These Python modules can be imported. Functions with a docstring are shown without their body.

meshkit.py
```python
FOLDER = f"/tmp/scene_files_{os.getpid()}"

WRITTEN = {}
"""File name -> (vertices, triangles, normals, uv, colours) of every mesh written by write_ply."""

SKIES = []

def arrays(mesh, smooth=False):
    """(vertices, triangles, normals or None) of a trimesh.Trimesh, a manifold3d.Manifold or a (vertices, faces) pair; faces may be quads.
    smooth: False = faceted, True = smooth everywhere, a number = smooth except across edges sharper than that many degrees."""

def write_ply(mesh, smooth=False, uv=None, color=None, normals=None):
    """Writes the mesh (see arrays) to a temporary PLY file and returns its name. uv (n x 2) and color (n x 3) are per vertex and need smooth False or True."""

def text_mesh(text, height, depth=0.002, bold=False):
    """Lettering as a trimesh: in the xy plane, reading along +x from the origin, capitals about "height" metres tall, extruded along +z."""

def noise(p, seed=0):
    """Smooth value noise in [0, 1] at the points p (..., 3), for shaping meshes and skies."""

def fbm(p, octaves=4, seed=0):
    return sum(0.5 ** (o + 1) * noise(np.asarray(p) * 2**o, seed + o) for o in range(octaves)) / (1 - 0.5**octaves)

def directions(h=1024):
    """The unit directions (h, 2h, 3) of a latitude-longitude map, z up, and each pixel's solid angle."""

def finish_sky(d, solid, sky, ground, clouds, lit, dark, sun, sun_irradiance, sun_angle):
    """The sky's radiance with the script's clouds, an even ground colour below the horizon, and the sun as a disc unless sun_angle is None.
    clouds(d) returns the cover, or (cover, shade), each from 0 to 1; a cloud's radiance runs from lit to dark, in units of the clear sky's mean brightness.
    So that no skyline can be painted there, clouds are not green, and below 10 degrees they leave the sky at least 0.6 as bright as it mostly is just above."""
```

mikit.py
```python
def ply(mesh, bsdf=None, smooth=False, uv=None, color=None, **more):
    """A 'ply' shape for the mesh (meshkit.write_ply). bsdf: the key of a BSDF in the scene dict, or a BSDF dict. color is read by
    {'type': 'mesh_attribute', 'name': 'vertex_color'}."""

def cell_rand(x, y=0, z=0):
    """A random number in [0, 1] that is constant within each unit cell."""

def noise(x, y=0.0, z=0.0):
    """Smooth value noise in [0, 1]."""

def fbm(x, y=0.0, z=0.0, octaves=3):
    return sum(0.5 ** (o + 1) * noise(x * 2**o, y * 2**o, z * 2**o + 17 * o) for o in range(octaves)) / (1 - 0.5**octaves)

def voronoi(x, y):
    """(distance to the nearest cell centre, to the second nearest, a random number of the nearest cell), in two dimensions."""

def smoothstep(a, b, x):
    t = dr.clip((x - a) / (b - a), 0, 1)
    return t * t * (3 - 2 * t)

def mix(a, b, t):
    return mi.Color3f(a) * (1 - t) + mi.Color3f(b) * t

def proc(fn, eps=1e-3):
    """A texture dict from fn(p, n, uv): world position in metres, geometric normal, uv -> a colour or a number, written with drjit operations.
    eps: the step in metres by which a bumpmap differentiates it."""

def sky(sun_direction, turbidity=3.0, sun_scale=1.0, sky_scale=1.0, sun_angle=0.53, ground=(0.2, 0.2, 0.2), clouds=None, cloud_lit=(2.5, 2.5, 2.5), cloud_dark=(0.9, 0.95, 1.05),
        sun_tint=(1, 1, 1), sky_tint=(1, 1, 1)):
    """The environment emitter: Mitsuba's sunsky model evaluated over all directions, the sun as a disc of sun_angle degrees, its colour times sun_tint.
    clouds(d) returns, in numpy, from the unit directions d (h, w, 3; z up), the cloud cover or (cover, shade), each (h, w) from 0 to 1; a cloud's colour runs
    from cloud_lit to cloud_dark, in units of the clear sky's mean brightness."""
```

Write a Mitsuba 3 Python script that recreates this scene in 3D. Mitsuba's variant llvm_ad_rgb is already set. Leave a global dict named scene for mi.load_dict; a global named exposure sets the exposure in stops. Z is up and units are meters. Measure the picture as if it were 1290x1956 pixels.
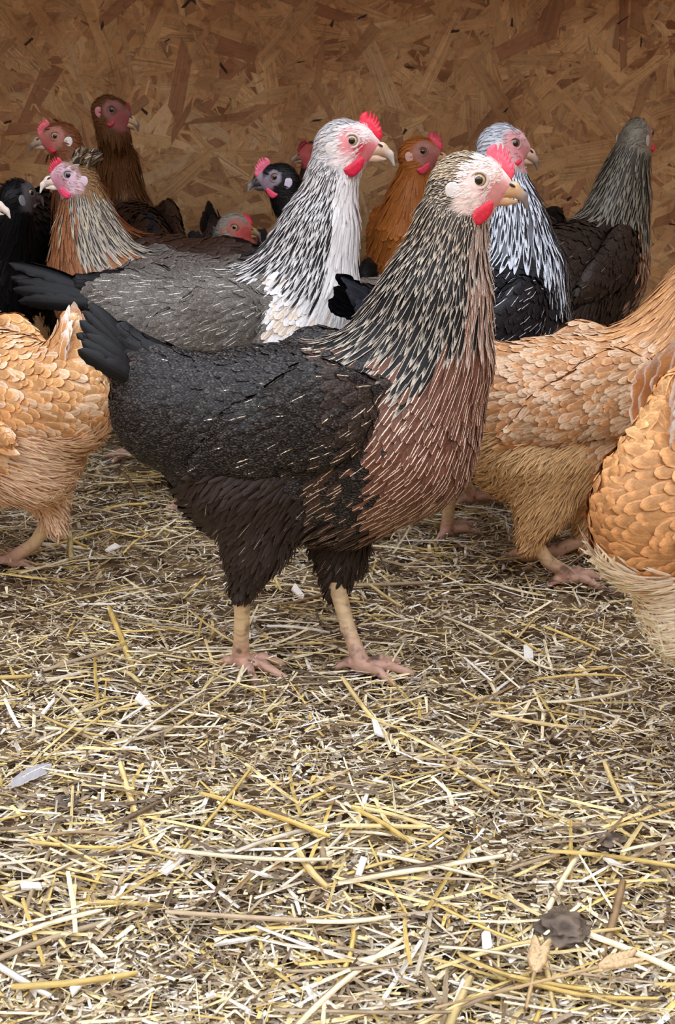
import math
import numpy as np, trimesh, drjit as dr, mitsuba as mi
from scipy.spatial import cKDTree
import mikit, meshkit
from mikit import noise, fbm, cell_rand, smoothstep, mix

T4 = mi.ScalarTransform4f
W_, H_, F_ = 1290, 1956, 2300.0
CAM_H, PITCH = 0.497, math.radians(21.0)
scene, labels = {}, {}
exposure = 3.48

# ------------------------------------------------------------------ camera, daylight
scene['camera'] = {'type': 'thinlens', 'fov': 2 * math.degrees(math.atan(W_ / 2 / F_)), 'fov_axis': 'x', 'near_clip': 0.02, 'far_clip': 100.0,
                   'aperture_radius': 0.0007, 'focus_distance': 1.0,
                   'to_world': T4().look_at(origin=[0, 0, CAM_H], target=[0, math.cos(PITCH), CAM_H - math.sin(PITCH)], up=[0, 0, 1])}
scene['sky'] = mikit.sky((0.25, -0.75, 0.6), turbidity=4.0, sun_scale=0.0, sky_scale=1.0,
                         clouds=lambda d: np.ones(d.shape[:2]), cloud_lit=(2.82, 3.0, 3.28))
WALL_Y = 2.1

# ------------------------------------------------------------------ helpers
def lin(r, g=None, b=None):
    c = np.array([r, g, b] if g is not None else r, float) / 255.0
    return np.where(c <= 0.04045, c / 12.92, ((c + 0.055) / 1.055) ** 2.4)

def lint(r, g, b): return [float(x) for x in lin(r, g, b)]

CP, SP = math.cos(PITCH), math.sin(PITCH)
def ray(u, v):
    a, b = (u - W_ / 2) / F_, -(v - H_ / 2) / F_
    return np.array([a, CP + b * SP, -SP + b * CP])
def at_y(u, v, y):
    r = ray(u, v); return np.array([0, 0, CAM_H]) + r * (y / r[1])
def at_z(u, v, z=0.0):
    r = ray(u, v); return np.array([0, 0, CAM_H]) + r * ((z - CAM_H) / r[2])

counts = {}
def key_for(name, parent=None):
    k = (parent + '__' if parent else '') + name
    n = counts.get(k, 0); counts[k] = n + 1
    return k if n == 0 else f'{k}_{n:03d}'
def add(name, shape, parent=None, **props):
    k = key_for(name, parent); scene[k] = shape
    if props: labels[k] = props
    return k

def surface_nets(f, lo, hi, h, newton=2):
    """Triangulates f(points) = 0 over a box; f is negative inside."""
    n = np.maximum(np.ceil((np.asarray(hi) - lo) / h).astype(int) + 1, 3)
    ax = [lo[i] + h * np.arange(n[i]) for i in range(3)]
    G = np.stack(np.meshgrid(*ax, indexing='ij'), -1)
    S = f(G.reshape(-1, 3)).reshape(n)
    ins = S < 0
    c = sum(ins[a:n[0]-1+a, b:n[1]-1+b, d:n[2]-1+d].astype(np.int8) for a in (0, 1) for b in (0, 1) for d in (0, 1))
    cells = np.argwhere((c > 0) & (c < 8))
    idx = -np.ones(n - 1, int); idx[tuple(cells.T)] = np.arange(len(cells))
    acc, cnt = np.zeros((len(cells), 3)), np.zeros(len(cells))
    corner = [np.array(k) for k in np.ndindex(2, 2, 2)]
    val = {tuple(k): S[tuple((cells + k).T)] for k in corner}
    for k in corner:
        for a in range(3):
            if k[a] == 0:
                k2 = k.copy(); k2[a] = 1
                v0, v1 = val[tuple(k)], val[tuple(k2)]
                m = (v0 < 0) != (v1 < 0)
                t = np.where(m, v0 / np.where(m, v0 - v1, 1), 0)
                p = np.repeat(k[None].astype(float), len(cells), 0); p[:, a] += t
                acc += p * m[:, None]; cnt += m
    V = np.asarray(lo) + h * (cells + acc / np.maximum(cnt, 1)[:, None])
    faces = []
    for a in range(3):
        b, d = (a + 1) % 3, (a + 2) % 3
        s0 = [slice(None)] * 3; s1 = [slice(None)] * 3
        s0[a] = slice(0, n[a] - 1); s1[a] = slice(1, n[a])
        e = np.argwhere(ins[tuple(s0)] != ins[tuple(s1)])
        e = e[(e[:, b] > 0) & (e[:, d] > 0) & (e[:, b] < n[b] - 1) & (e[:, d] < n[d] - 1)]
        flip = ins[tuple(e.T)]
        q = []
        for db, dd in ((-1, -1), (0, -1), (0, 0), (-1, 0)):
            g = e.copy(); g[:, b] += db; g[:, d] += dd
            q.append(idx[tuple(g.T)])
        q = np.stack(q, 1)
        q = np.where(flip[:, None], q, q[:, ::-1])
        faces += [q[:, [0, 1, 2]], q[:, [0, 2, 3]]]
    Fc = np.vstack(faces)
    for _ in range(newton):
        g, d = grad(f, V, h * 0.3)
        V = V - g * np.clip(d, -h, h)[:, None]
    return V, Fc

def grad(f, P, e=0.0008):
    d = f(P)
    g = np.stack([f(P + np.eye(3)[i] * e) - d for i in range(3)], 1) / e
    l = np.linalg.norm(g, axis=1, keepdims=True)
    return g / np.maximum(l, 1e-9), d / np.maximum(l[:, 0], 0.3)

def cone(P, a, b, ra, rb, wy=1.0):
    """Tapered capsule from a to b; wy squeezes it across (local y)."""
    s = np.array([1, 1 / wy, 1]); a, b = np.asarray(a, float), np.asarray(b, float)
    ab = (b - a); L = ab @ ab + 1e-12
    q = P - a
    t = np.clip((q @ ab) / L, 0, 1)
    return np.linalg.norm((q - t[:, None] * ab) * s, axis=1) - (ra + (rb - ra) * t)
def smin(a, b, k):
    h = np.clip(0.5 + 0.5 * (b - a) / k, 0, 1)
    return b + (a - b) * h - k * h * (1 - h)
def unit(v):
    v = np.asarray(v, float); return v / np.maximum(np.linalg.norm(v, axis=-1, keepdims=True), 1e-12)
def rotz(a):
    c, s = math.cos(a), math.sin(a); return np.array([[c, -s, 0], [s, c, 0], [0, 0, 1.0]])
def roty(a):                                                       # positive: nose down
    c, s = math.cos(a), math.sin(a); return np.array([[c, 0, s], [0, 1, 0], [-s, 0, c]])

# ------------------------------------------------------------------ per-piece colour tables (index packed in the integer part of uv)
class Table:
    def __init__(self, n): self.rows, self.count, self.n, self.dev = [], 0, n, None
    def take(self, rows):
        i = np.arange(self.count, self.count + len(rows)); self.rows.append(np.asarray(rows, float)); self.count += len(rows); return i
    def close(self): self.dev = mi.Float(np.concatenate(self.rows).astype(np.float32).ravel())
    def look(self, uv):
        iu, iv = dr.floor(uv.x), dr.floor(uv.y)
        i = mi.UInt32(iv) * 256 + mi.UInt32(iu)
        def g(k): return dr.gather(mi.Float, self.dev, i * self.n + k)
        def c(k): return mi.Color3f(g(k), g(k + 1), g(k + 2))
        return uv.x - iu, uv.y - iv, i, g, c
def pack(i, u, v):
    return np.stack([(i % 256)[:, None] + 0.02 + 0.96 * u, (i // 256)[:, None] + 0.02 + 0.96 * v], -1)
FT, ST, WT = Table(13), Table(7), Table(5)

def feather_colour(p, n, uv):
    u, v, i, g, c = FT.look(uv)
    d = dr.abs(2 * u - 1)
    base, edge, shaft, ew, sw, pep, gls = c(0), c(3), c(6), g(9), g(10), g(11), g(12)
    nz = noise(p.x * 900, p.y * 900, p.z * 900)
    r = dr.maximum(d, (v - 0.1) * 1.02) + (nz - 0.5) * 0.10
    m_e = smoothstep(1 - ew - 0.10, 1 - ew + 0.10, r) * dr.select(ew > 0.01, 1.0, 0.0)
    col = base * (1 - m_e) + edge * m_e
    m_s = (1 - smoothstep(sw * 0.5, sw, d + (nz - 0.5) * sw * 0.5)) * smoothstep(0.15, 0.4, v) * dr.select(sw > 0.005, 1.0, 0.0)
    col = col * (1 - m_s) + shaft * m_s
    pep = pep * pep * 1.35
    barb = noise(v * 34 + d * 9, i * 3.7, u * 3)
    fine = noise(p.x * 850, p.y * 850, p.z * 1050)
    return col * (0.86 + 0.28 * barb) * (1 + pep * (dr.square(fine) * fine * 9.0 - 1.35))
def straw_colour(p, n, uv):
    u, v, i, g, c = ST.look(uv)
    a, b, k = c(0), c(3), g(6)
    f = noise(u * 7 + i * 2.3, v * 1.5, 0) * 0.6 + 0.4 * noise(u * 16, v * 22, i * 1.7)
    m = smoothstep(0.45, 0.85, f) * k
    return (a * (1 - m) + b * m) * (0.9 + 0.2 * noise(u * 20, v * 3, i))
def strand_colour(p, n, uv):
    u, v, i, g, c = WT.look(uv)
    a, k, s = c(0), g(3), g(4)
    f = noise(u * 2.2 + noise(v * 3, i, 0) * 0.8 + i * 1.9, v * 26 * s + noise(u * 2, i * 3.1, 0) * 4, i * 0.7)
    f2 = noise(u * 30 + i, v * 90 * s, i)
    dark = smoothstep(0.35, 0.8, fbm(p.x * 14, p.z * 14, 3)) * 0.35 + smoothstep(0.6, 0.9, noise(p.x * 140, p.z * 140, 3)) * 0.2
    return a * (1 - k * smoothstep(0.3, 0.85, f)) * (0.82 + 0.32 * f2) * (1 - dark * mi.Color3f(0.7, 0.95, 1.08))

def bsdf(**k): return {'type': 'twosided', 'b': {'type': 'principled', **k}}
VC = {'type': 'mesh_attribute', 'name': 'vertex_color'}
scene['mat_feather'] = bsdf(base_color=mikit.proc(feather_colour), roughness=0.5, specular=0.25)
scene['mat_straw'] = bsdf(base_color=mikit.proc(straw_colour), roughness=0.5, specular=0.4)
scene['mat_strand'] = bsdf(base_color=mikit.proc(strand_colour), roughness=0.6, specular=0.25)
scene['mat_skin'] = bsdf(base_color=VC, roughness=0.6, specular=0.3)
scene['mat_comb'] = bsdf(base_color=VC, roughness=0.42, specular=0.4)
scene['mat_beak'] = bsdf(base_color=VC, roughness=0.28, specular=0.5)
scene['mat_eye'] = bsdf(base_color=VC, roughness=0.06, specular=0.6, clearcoat=1.0, clearcoat_gloss=0.98)
def leg_colour(p, n, uv):
    band = noise(p.z * 420 + noise(p.x * 200, p.y * 200) * 0.6, p.x * 160, p.y * 160)
    dirt = smoothstep(0.55, 0.8, fbm(p.x * 120, p.y * 120, p.z * 90)) * (1 - smoothstep(0.0, 0.09, p.z) * 0.6)
    pink = smoothstep(0.045, 0.012, p.z)
    col = mix(lint(208, 182, 142), lint(186, 148, 130), pink) * (0.88 + 0.18 * smoothstep(0.25, 0.6, band))
    return col * (1 - dirt * 0.72)
scene['mat_leg'] = bsdf(base_color=mikit.proc(leg_colour), roughness=0.5, specular=0.35)
def soil_colour(p, n, uv):
    f = fbm(p.x * 70, p.y * 70, p.z * 70, 4)
    return mix(lint(70, 54, 40), lint(140, 116, 86), smoothstep(0.3, 0.75, f))
scene['mat_soil'] = bsdf(base_color=mikit.proc(soil_colour), roughness=0.9, specular=0.1)
def board_colour(p, n, uv):
    q = p.x + p.y
    f = fbm(q * 9, p.z * 22, 5, 4)
    f2 = fbm(q * 40, p.z * 40, 9, 3)
    return mix(lint(128, 86, 54), lint(188, 142, 94), smoothstep(0.3, 0.7, f)) * (0.75 + 0.4 * f2)
scene['mat_board'] = bsdf(base_color=mikit.proc(board_colour), roughness=0.7, specular=0.2)

# ------------------------------------------------------------------ the shed: back wall of strand board, side walls, ceiling, floor
def box(x0, x1, y0, y1, z0, z1):
    return trimesh.creation.box(extents=[x1 - x0, y1 - y0, z1 - z0], transform=trimesh.transformations.translation_matrix([(x0 + x1) / 2, (y0 + y1) / 2, (z0 + z1) / 2]))
add('wall_back', mikit.ply(box(-1.7, 1.7, WALL_Y, WALL_Y + 0.018, -0.03, 2.2), 'mat_board'), kind='structure', label='back wall of oriented strand board')
add('wall_left', mikit.ply(box(-1.72, -1.7, -0.4, WALL_Y + 0.018, -0.03, 2.2), 'mat_board'), kind='structure', label='left wall of strand board')
add('wall_right', mikit.ply(box(1.7, 1.72, -0.4, WALL_Y + 0.018, -0.03, 2.2), 'mat_board'), kind='structure', label='right wall of strand board')
add('ceiling', mikit.ply(box(-1.72, 1.72, 1.25, WALL_Y + 0.018, 0.95, 0.97), 'mat_board'), kind='structure', label='board ceiling over the back of the shed')

add('wall_yard', mikit.ply(box(-6, 6, -3.2, -3.0, -0.06, 2.1), 'mat_board'), kind='structure', label='boarded wall across the yard behind the camera')
rs = np.random.default_rng(7)
def strips(C, yaw, L, W, taper, skew, depth, idx, basis):
    """Flat four-sided flakes with bevelled thickness; basis maps (a, b, n) to world."""
    n = len(C)
    ca, sa = np.cos(yaw), np.sin(yaw)
    ea, eb, en = basis
    d = ca[:, None] * ea + sa[:, None] * eb; w = -sa[:, None] * ea + ca[:, None] * eb
    V, U = [], []
    for lvl, grow in ((1.0, 1.0), (0.0, 1.03)):
        for (a, b) in ((-1, -1), (1, -1), (1, 1), (-1, 1)):
            tw = np.where(a > 0, taper[:, 0], taper[:, 1])
            q = C + d * ((a * L / 2 + b * skew * W * 0.5) * grow)[:, None] + w * ((b * W / 2 * tw) * grow)[:, None] + en * (depth * lvl)[:, None]
            V.append(q); U.append((np.full(n, (a + 1) / 2.0), np.full(n, (b + 1) / 2.0)))
    V = np.stack(V, 1)
    uu, vv = np.stack([x[0] for x in U], 1), np.stack([x[1] for x in U], 1)
    uv = pack(idx, uu, vv)
    Fc = np.array([[0, 1, 2], [0, 2, 3], [4, 5, 1], [4, 1, 0], [5, 6, 2], [5, 2, 1], [6, 7, 3], [6, 3, 2], [7, 4, 0], [7, 0, 3]])
    return V, uv, Fc
def join(V, uv, Fc):
    n, k = V.shape[:2]
    return (V.reshape(-1, 3), (np.arange(n)[:, None, None] * k + Fc[None]).reshape(-1, 3)), uv.reshape(-1, 2)

wall_tones = np.array([[196, 154, 106], [204, 164, 114], [186, 144, 98], [212, 176, 130], [172, 128, 88], [192, 150, 103], [200, 158, 107], [164, 117, 81]])
def flakes(n, xr, zr, Ls, Ws, d0, d1):
    C = np.stack([rs.uniform(*xr, n), np.full(n, WALL_Y), rs.uniform(*zr, n)], 1)
    L = rs.uniform(*Ls, n); W = rs.uniform(*Ws, n)
    yaw = rs.normal(0, 0.9, n) + (rs.random(n) < 0.25) * 1.2
    tp = rs.uniform(0.35, 1.1, (n, 2)); sk = rs.normal(0, 0.8, n)
    dep = rs.uniform(d0, d1, n)
    tone = lin(wall_tones[rs.choice(8, n, p=[.2, .17, .14, .1, .1, .13, .1, .06])] * rs.uniform(0.94, 1.06, (n, 1)))
    idx = WT.take(np.hstack([tone, rs.uniform(0.1, 0.45, (n, 1)), (W / 0.02)[:, None]]))
    return strips(C, yaw, L, W, tp, sk, dep, idx, (np.array([1.0, 0, 0]), np.array([0, 0, 1.0]), np.array([0, -1.0, 0])))
V, uv, Fc = flakes(5200, (-1.1, 1.1), (0.0, 1.0), (0.03, 0.10), (0.006, 0.026), 0.0002, 0.0012)
V2, uv2, _ = flakes(5000, (-1.0, 1.0), (0.0, 0.8), (0.006, 0.024), (0.0012, 0.004), 0.0006, 0.0016)
m, u = join(np.vstack([V, V2]), np.vstack([uv, uv2]), Fc)
add('strand_layer', mikit.ply(m, 'mat_strand', uv=u), 'wall_back', kind='stuff', label='small pressed wood flakes of the strand board')
V, uv, Fc = flakes(300, (-0.62, 0.62), (0.16, 0.6), (0.05, 0.13), (0.012, 0.034), 0.0009, 0.0017)
for i in range(300):
    add('strand', mikit.ply((V[i], Fc), 'mat_strand', uv=uv[i]), 'wall_back')
V, uv, Fc = flakes(40, (-0.6, 0.6), (0.2, 0.58), (0.008, 0.022), (0.003, 0.006), 0.0019, 0.0022)
for i in range(40):                                                   # knots and dark resin chips
    WT.rows[-1][i, :3] = lin(62, 38, 26)
    add('dark_chip', mikit.ply((V[i], Fc), 'mat_strand', uv=uv[i]), 'wall_back')

def ground(x, y):
    p = np.stack([np.asarray(x) * 6, np.asarray(y) * 6, np.zeros_like(np.asarray(x, float))], -1)
    z = (meshkit.fbm(p, 3, seed=4) - 0.5) * 0.022
    near = np.exp(-((np.asarray(x) - .0) ** 2 / .01 + (np.asarray(y) - .93) ** 2 / .006))     # trodden flat around the foremost hen
    return z * (1 - near) - .008 * near
gx, gy = np.meshgrid(np.linspace(-1.7, 1.7, 200), np.linspace(0.0, WALL_Y, 150), indexing='ij')
gz = ground(gx, gy) - 0.006
gi = np.arange(200 * 150).reshape(200, 150)
quad = np.stack([gi[:-1, :-1], gi[1:, :-1], gi[1:, 1:], gi[:-1, 1:]], -1).reshape(-1, 4)
add('floor', mikit.ply((np.stack([gx, gy, gz], -1).reshape(-1, 3), quad), 'mat_soil', smooth=True), kind='structure', label='earth floor under the straw')
add('ground', mikit.ply(box(-8, 8, -8, 0.05, -0.06, -0.03), 'mat_soil'), kind='structure', label='ground in front of the shed')

# ------------------------------------------------------------------ straw
straw_tones = np.array([[226, 212, 178], [204, 176, 104], [166, 146, 118], [104, 84, 64], [236, 230, 220], [214, 192, 136], [146, 120, 88], [200, 188, 166]])
def straw_rows(n, p):
    a = straw_tones[rs.choice(8, n, p=p)] * rs.uniform(0.88, 1.1, (n, 1))
    b = a * rs.uniform(0.45, 0.85, (n, 1)) * np.array([1.0, 0.92, 0.78])
    return ST.take(np.hstack([lin(np.clip(a, 0, 250)), lin(np.clip(b, 0, 250)), rs.uniform(0.3, 1, (n, 1))]))
def stalks(C, yaw, tilt, L, W, flat, bend, idx, nseg=3):
    """Bent four-sided stalks: rows of a diamond section along a gently curved axis."""
    n = len(C)
    d = np.stack([np.cos(yaw) * np.cos(tilt), np.sin(yaw) * np.cos(tilt), np.sin(tilt)], 1)
    s = np.stack([-np.sin(yaw), np.cos(yaw), np.zeros(n)], 1); up = np.cross(d, s)
    V, uu, vv = [], [], []
    ends = rs.uniform(.15, 1.0, (2, n)) if nseg == 1 else np.full((2, n), .8)
    for j in range(nseg + 1):
        t = j / nseg
        c = C + d * (L * (t - 0.5))[:, None] + s * (bend[:, 0] * (t - 0.5) ** 2 * L)[:, None] + up * (bend[:, 1] * (t - 0.5) ** 2 * L)[:, None]
        w = W * (1.0 if 0 < j < nseg else ends[int(j > 0)])
        for k, (a, b) in enumerate(((-1, 0), (0, 1), (1, 0), (0, -1))):
            V.append(c + s * (a * w / 2)[:, None] + up * (b * w / 2 * flat)[:, None])
            uu.append(np.full(n, t)); vv.append(np.full(n, (0.1, 0.5, 0.9, 0.5)[k]))
    Fc = []
    for j in range(nseg):
        for k in range(4):
            a, b, c, e = j * 4 + k, j * 4 + (k + 1) % 4, (j + 1) * 4 + (k + 1) % 4, (j + 1) * 4 + k
            Fc += [[a, c, b], [a, e, c]]
    e = nseg * 4
    Fc += [[0, 1, 2], [0, 2, 3], [e, e + 2, e + 1], [e, e + 3, e + 2]]
    return np.stack(V, 1), pack(idx, np.stack(uu, 1), np.stack(vv, 1)), np.array(Fc)
def floor_spots(n, y0=0.5, y1=1.9, power=1.4):
    y = y0 + (y1 - y0) * rs.random(n) ** power
    x = rs.uniform(-1, 1, n) * (0.12 + 0.40 * y)
    return x, y
def lay(n, Ls, Ws, fl, zlo, zhi, p, tilt=0.1, nseg=1, power=1.4):
    x, y = floor_spots(n * 2, power=power)
    w = meshkit.noise(np.stack([x * 11, y * 9, 0 * x], 1), 8) * (1.0 if Ls[1] > .05 else 0.0) + rs.random(2 * n) * .45
    o_ = np.argsort(-w)[:n]; rs.shuffle(o_); x, y = x[o_], y[o_]
    L = rs.uniform(*Ls, n); W = rs.uniform(*Ws, n)
    yaw = rs.uniform(0, math.pi, n)
    k = rs.random(n) < 0.45; yaw[k] = rs.normal(0, 0.35, k.sum())
    z = ground(x, y) + rs.uniform(zlo, zhi, n)
    return stalks(np.stack([x, y, z], 1), yaw, rs.normal(0, tilt, n), L, W, rs.uniform(*fl, n), rs.normal(0, 0.09, (n, 2)) * (1 + 2 * (rs.random((n, 1)) < .1)), straw_rows(n, p), nseg)
parts = []
parts.append(join(*lay(62000, (0.003, 0.014), (0.0012, 0.0042), (0.12, 0.45), -0.003, 0.0125, [.2, .05, .2, .16, .11, .07, .1, .11], 0.4, 1)))
parts.append(join(*lay(15000, (0.010, 0.036), (0.0008, 0.0026), (0.3, 0.8), -0.002, 0.011, [.22, .11, .17, .12, .08, .13, .09, .08], 0.2, 1)))
parts.append(join(*lay(3000, (0.03, 0.08), (0.0014, 0.0034), (0.4, 0.8), 0.002, 0.014, [.25, .2, .12, .08, .06, .18, .06, .05], 0.09, 2)))
off, VV, FF, UU = 0, [], [], []
for (m, u) in parts:
    VV.append(m[0]); FF.append(m[1] + off); UU.append(u); off += len(m[0])
add('straw_bedding', mikit.ply((np.vstack(VV), np.vstack(FF)), 'mat_straw', uv=np.vstack(UU)), label='chopped straw and wood chip bedding covering the whole floor', category='straw', kind='stuff')
tone_words = ['pale cream', 'golden yellow', 'greyish tan', 'dark brown', 'bleached white', 'light gold', 'dull brown', 'grey beige']
taken = []
def straw_pick(n, p): 
    k = rs.choice(8, n, p=p); taken.append(k)
    a = straw_tones[k] * rs.uniform(0.92, 1.06, (n, 1)); b = a * rs.uniform(0.5, 0.85, (n, 1)) * np.array([1.0, 0.92, 0.78])
    return ST.take(np.hstack([lin(np.clip(a, 0, 250)), lin(np.clip(b, 0, 250)), rs.uniform(0.3, 1, (n, 1))]))
straw_rows = straw_pick
V, uv, Fc = lay(300, (0.035, 0.12), (0.0024, 0.0056), (0.4, 0.8), 0.009, 0.016, [.3, .22, .1, .03, .07, .2, .04, .04], 0.06, 5, 1.6)
for i in range(300):
    c = V[i].mean(0); L_ = np.linalg.norm(V[i][-1] - V[i][0]); d_ = V[i][-1] - V[i][0]
    q = (c[0] / (c[1] * CP + (CAM_H - c[2]) * SP))
    side = 'left' if q < -.1 else 'right' if q > .1 else 'middle'
    where = f'in the {side} foreground' if c[1] < .74 else f'on the {side} before the hens' if c[1] < .9 else f'on the {side} near the foremost hen' if c[1] < 1.02 else f'far back on the {side}'
    way = 'lying crosswise' if abs(d_[0]) > 2 * abs(d_[1]) else 'pointing inward' if abs(d_[1]) > 2 * abs(d_[0]) else 'lying aslant'
    tw_ = tone_words[taken[-1][i]]
    add('straw_stalk', mikit.ply((V[i], Fc), 'mat_straw', uv=uv[i], smooth=True), label=f'{"long" if L_ > .075 else "short"} {tw_} straw stalk {way} {where}', category='straw', group=f'{tw_} straw stalks {where}')

# wood chips, droppings, wheat ears, a moulted feather
chips = [(505, 1680), (690, 1665), (1175, 1650), (90, 1345), (250, 1430), (60, 1700), (150, 1890), (880, 1885), (450, 1795), (330, 1660), (610, 1055), (570, 1130), (1010, 1240), (720, 1390), (1130, 1290), (275, 1335), (215, 1055), (90, 1045), (930, 1790), (300, 1390)]
for i, (u, v) in enumerate(chips):
    p = at_z(u, v, .012)
    V, uv, Fc = strips(np.array([p + [0, 0, ground(p[0], p[1])]]), np.array([rs.uniform(0, 3.1)]), np.array([rs.uniform(.012, .022)]), np.array([rs.uniform(.005, .009)]), rs.uniform(.4, 1.1, (1, 2)), np.array([rs.normal(0, .5)]), np.array([.0016]),
                       ST.take(np.hstack([lin(np.array([[238, 232, 224]]) * rs.uniform(.9, 1.03)), lin(np.array([[196, 180, 160]])), [[.6]]])), (unit(np.array([1, 0, rs.normal(0, .25)])), unit(np.array([0, 1, rs.normal(0, .25)])), np.array([0, 0, 1.0])))
    d = np.hypot(*(p[:2] - np.array([0, .93])))
    add('wood_chip', mikit.ply((V[0], Fc), 'mat_straw', uv=uv[0]), label='flat whitish wood chip lying on the ' + ('left' if u < 420 else 'right' if u > 860 else 'middle') + (' foreground straw' if v > 1550 else ' straw before the hens' if v > 1250 else ' straw among the hens'), category='wood chip', group='whitish wood chips')
for i, (u, v, r_, lb) in enumerate([(1075, 1775, .013, 'dark crumbly dropping in the straw at the lower right'), (1160, 1605, .009, 'small dark dropping in the straw on the right'), (125, 1535, .008, 'small dark dropping in the straw on the left'), (180, 1500, .007, 'smallest dark dropping in the straw on the left')]):
    p = at_z(u, v, .01); m = trimesh.creation.icosphere(4)
    n_ = meshkit.fbm(m.vertices * 2.2 + i * 7, 4)
    m.vertices = m.vertices * (r_ * (.45 + 1.1 * n_))[:, None] * np.array([1.25, 1, .55]) + p
    add('dropping', mikit.ply(m, 'mat_skin', smooth=True, color=np.clip(lin(84, 72, 62) * (.3 + 1.5 * n_)[:, None] ** 2, 0, 1)), label=lb, category='dropping')
for i, (u0, v0, u1, v1, lb) in enumerate([(1215, 1830, 830, 1925, 'wheat ear on a long stalk lying across the lower right'), (1035, 1800, 1005, 1925, 'pale broken wheat ear standing in the straw at the lower right')]):
    a, b = at_z(u0, v0, .022), at_z(u1, v1, .018); d = unit(b - a); w = unit(np.cross([0, 0, 1], d))
    t_ = key_for('wheat_ear'); labels[t_] = {'label': lb, 'category': 'wheat ear'}
    def tone(r, g, b_): return ST.take(np.hstack([lin(np.array([[r, g, b_]])), lin(np.array([[r * .75, g * .7, b_ * .6]])), [[.7]]]))
    V, uv, Fc = stalks(((a + b) / 2)[None], np.array([math.atan2(d[1], d[0])]), np.array([math.asin(d[2])]), np.array([np.linalg.norm(b - a)]), np.array([.0024]), np.array([1.0]), np.zeros((1, 2)), tone(178, 152, 112), 4)
    add('stalk', mikit.ply((V[0], Fc), 'mat_straw', uv=uv[0], smooth=True), t_)
    for k in range(12):
        c = a + d * (.003 + .0030 * (k // 2)) + w * (.0022 if k % 2 else -.0022) + np.array([0, 0, .001])
        yw_ = math.atan2(-d[1], -d[0]) + (.42 if k % 2 else -.42) * -1
        V, uv, Fc = stalks(c[None], np.array([yw_]), np.array([.15]), np.array([.011]), np.array([.0042]), np.array([.8]), np.zeros((1, 2)), tone(196 + 3 * (k % 3), 170, 130), 4)
        add('grain_husk', mikit.ply((V[0], Fc), 'mat_straw', uv=uv[0], smooth=True), t_)

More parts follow.
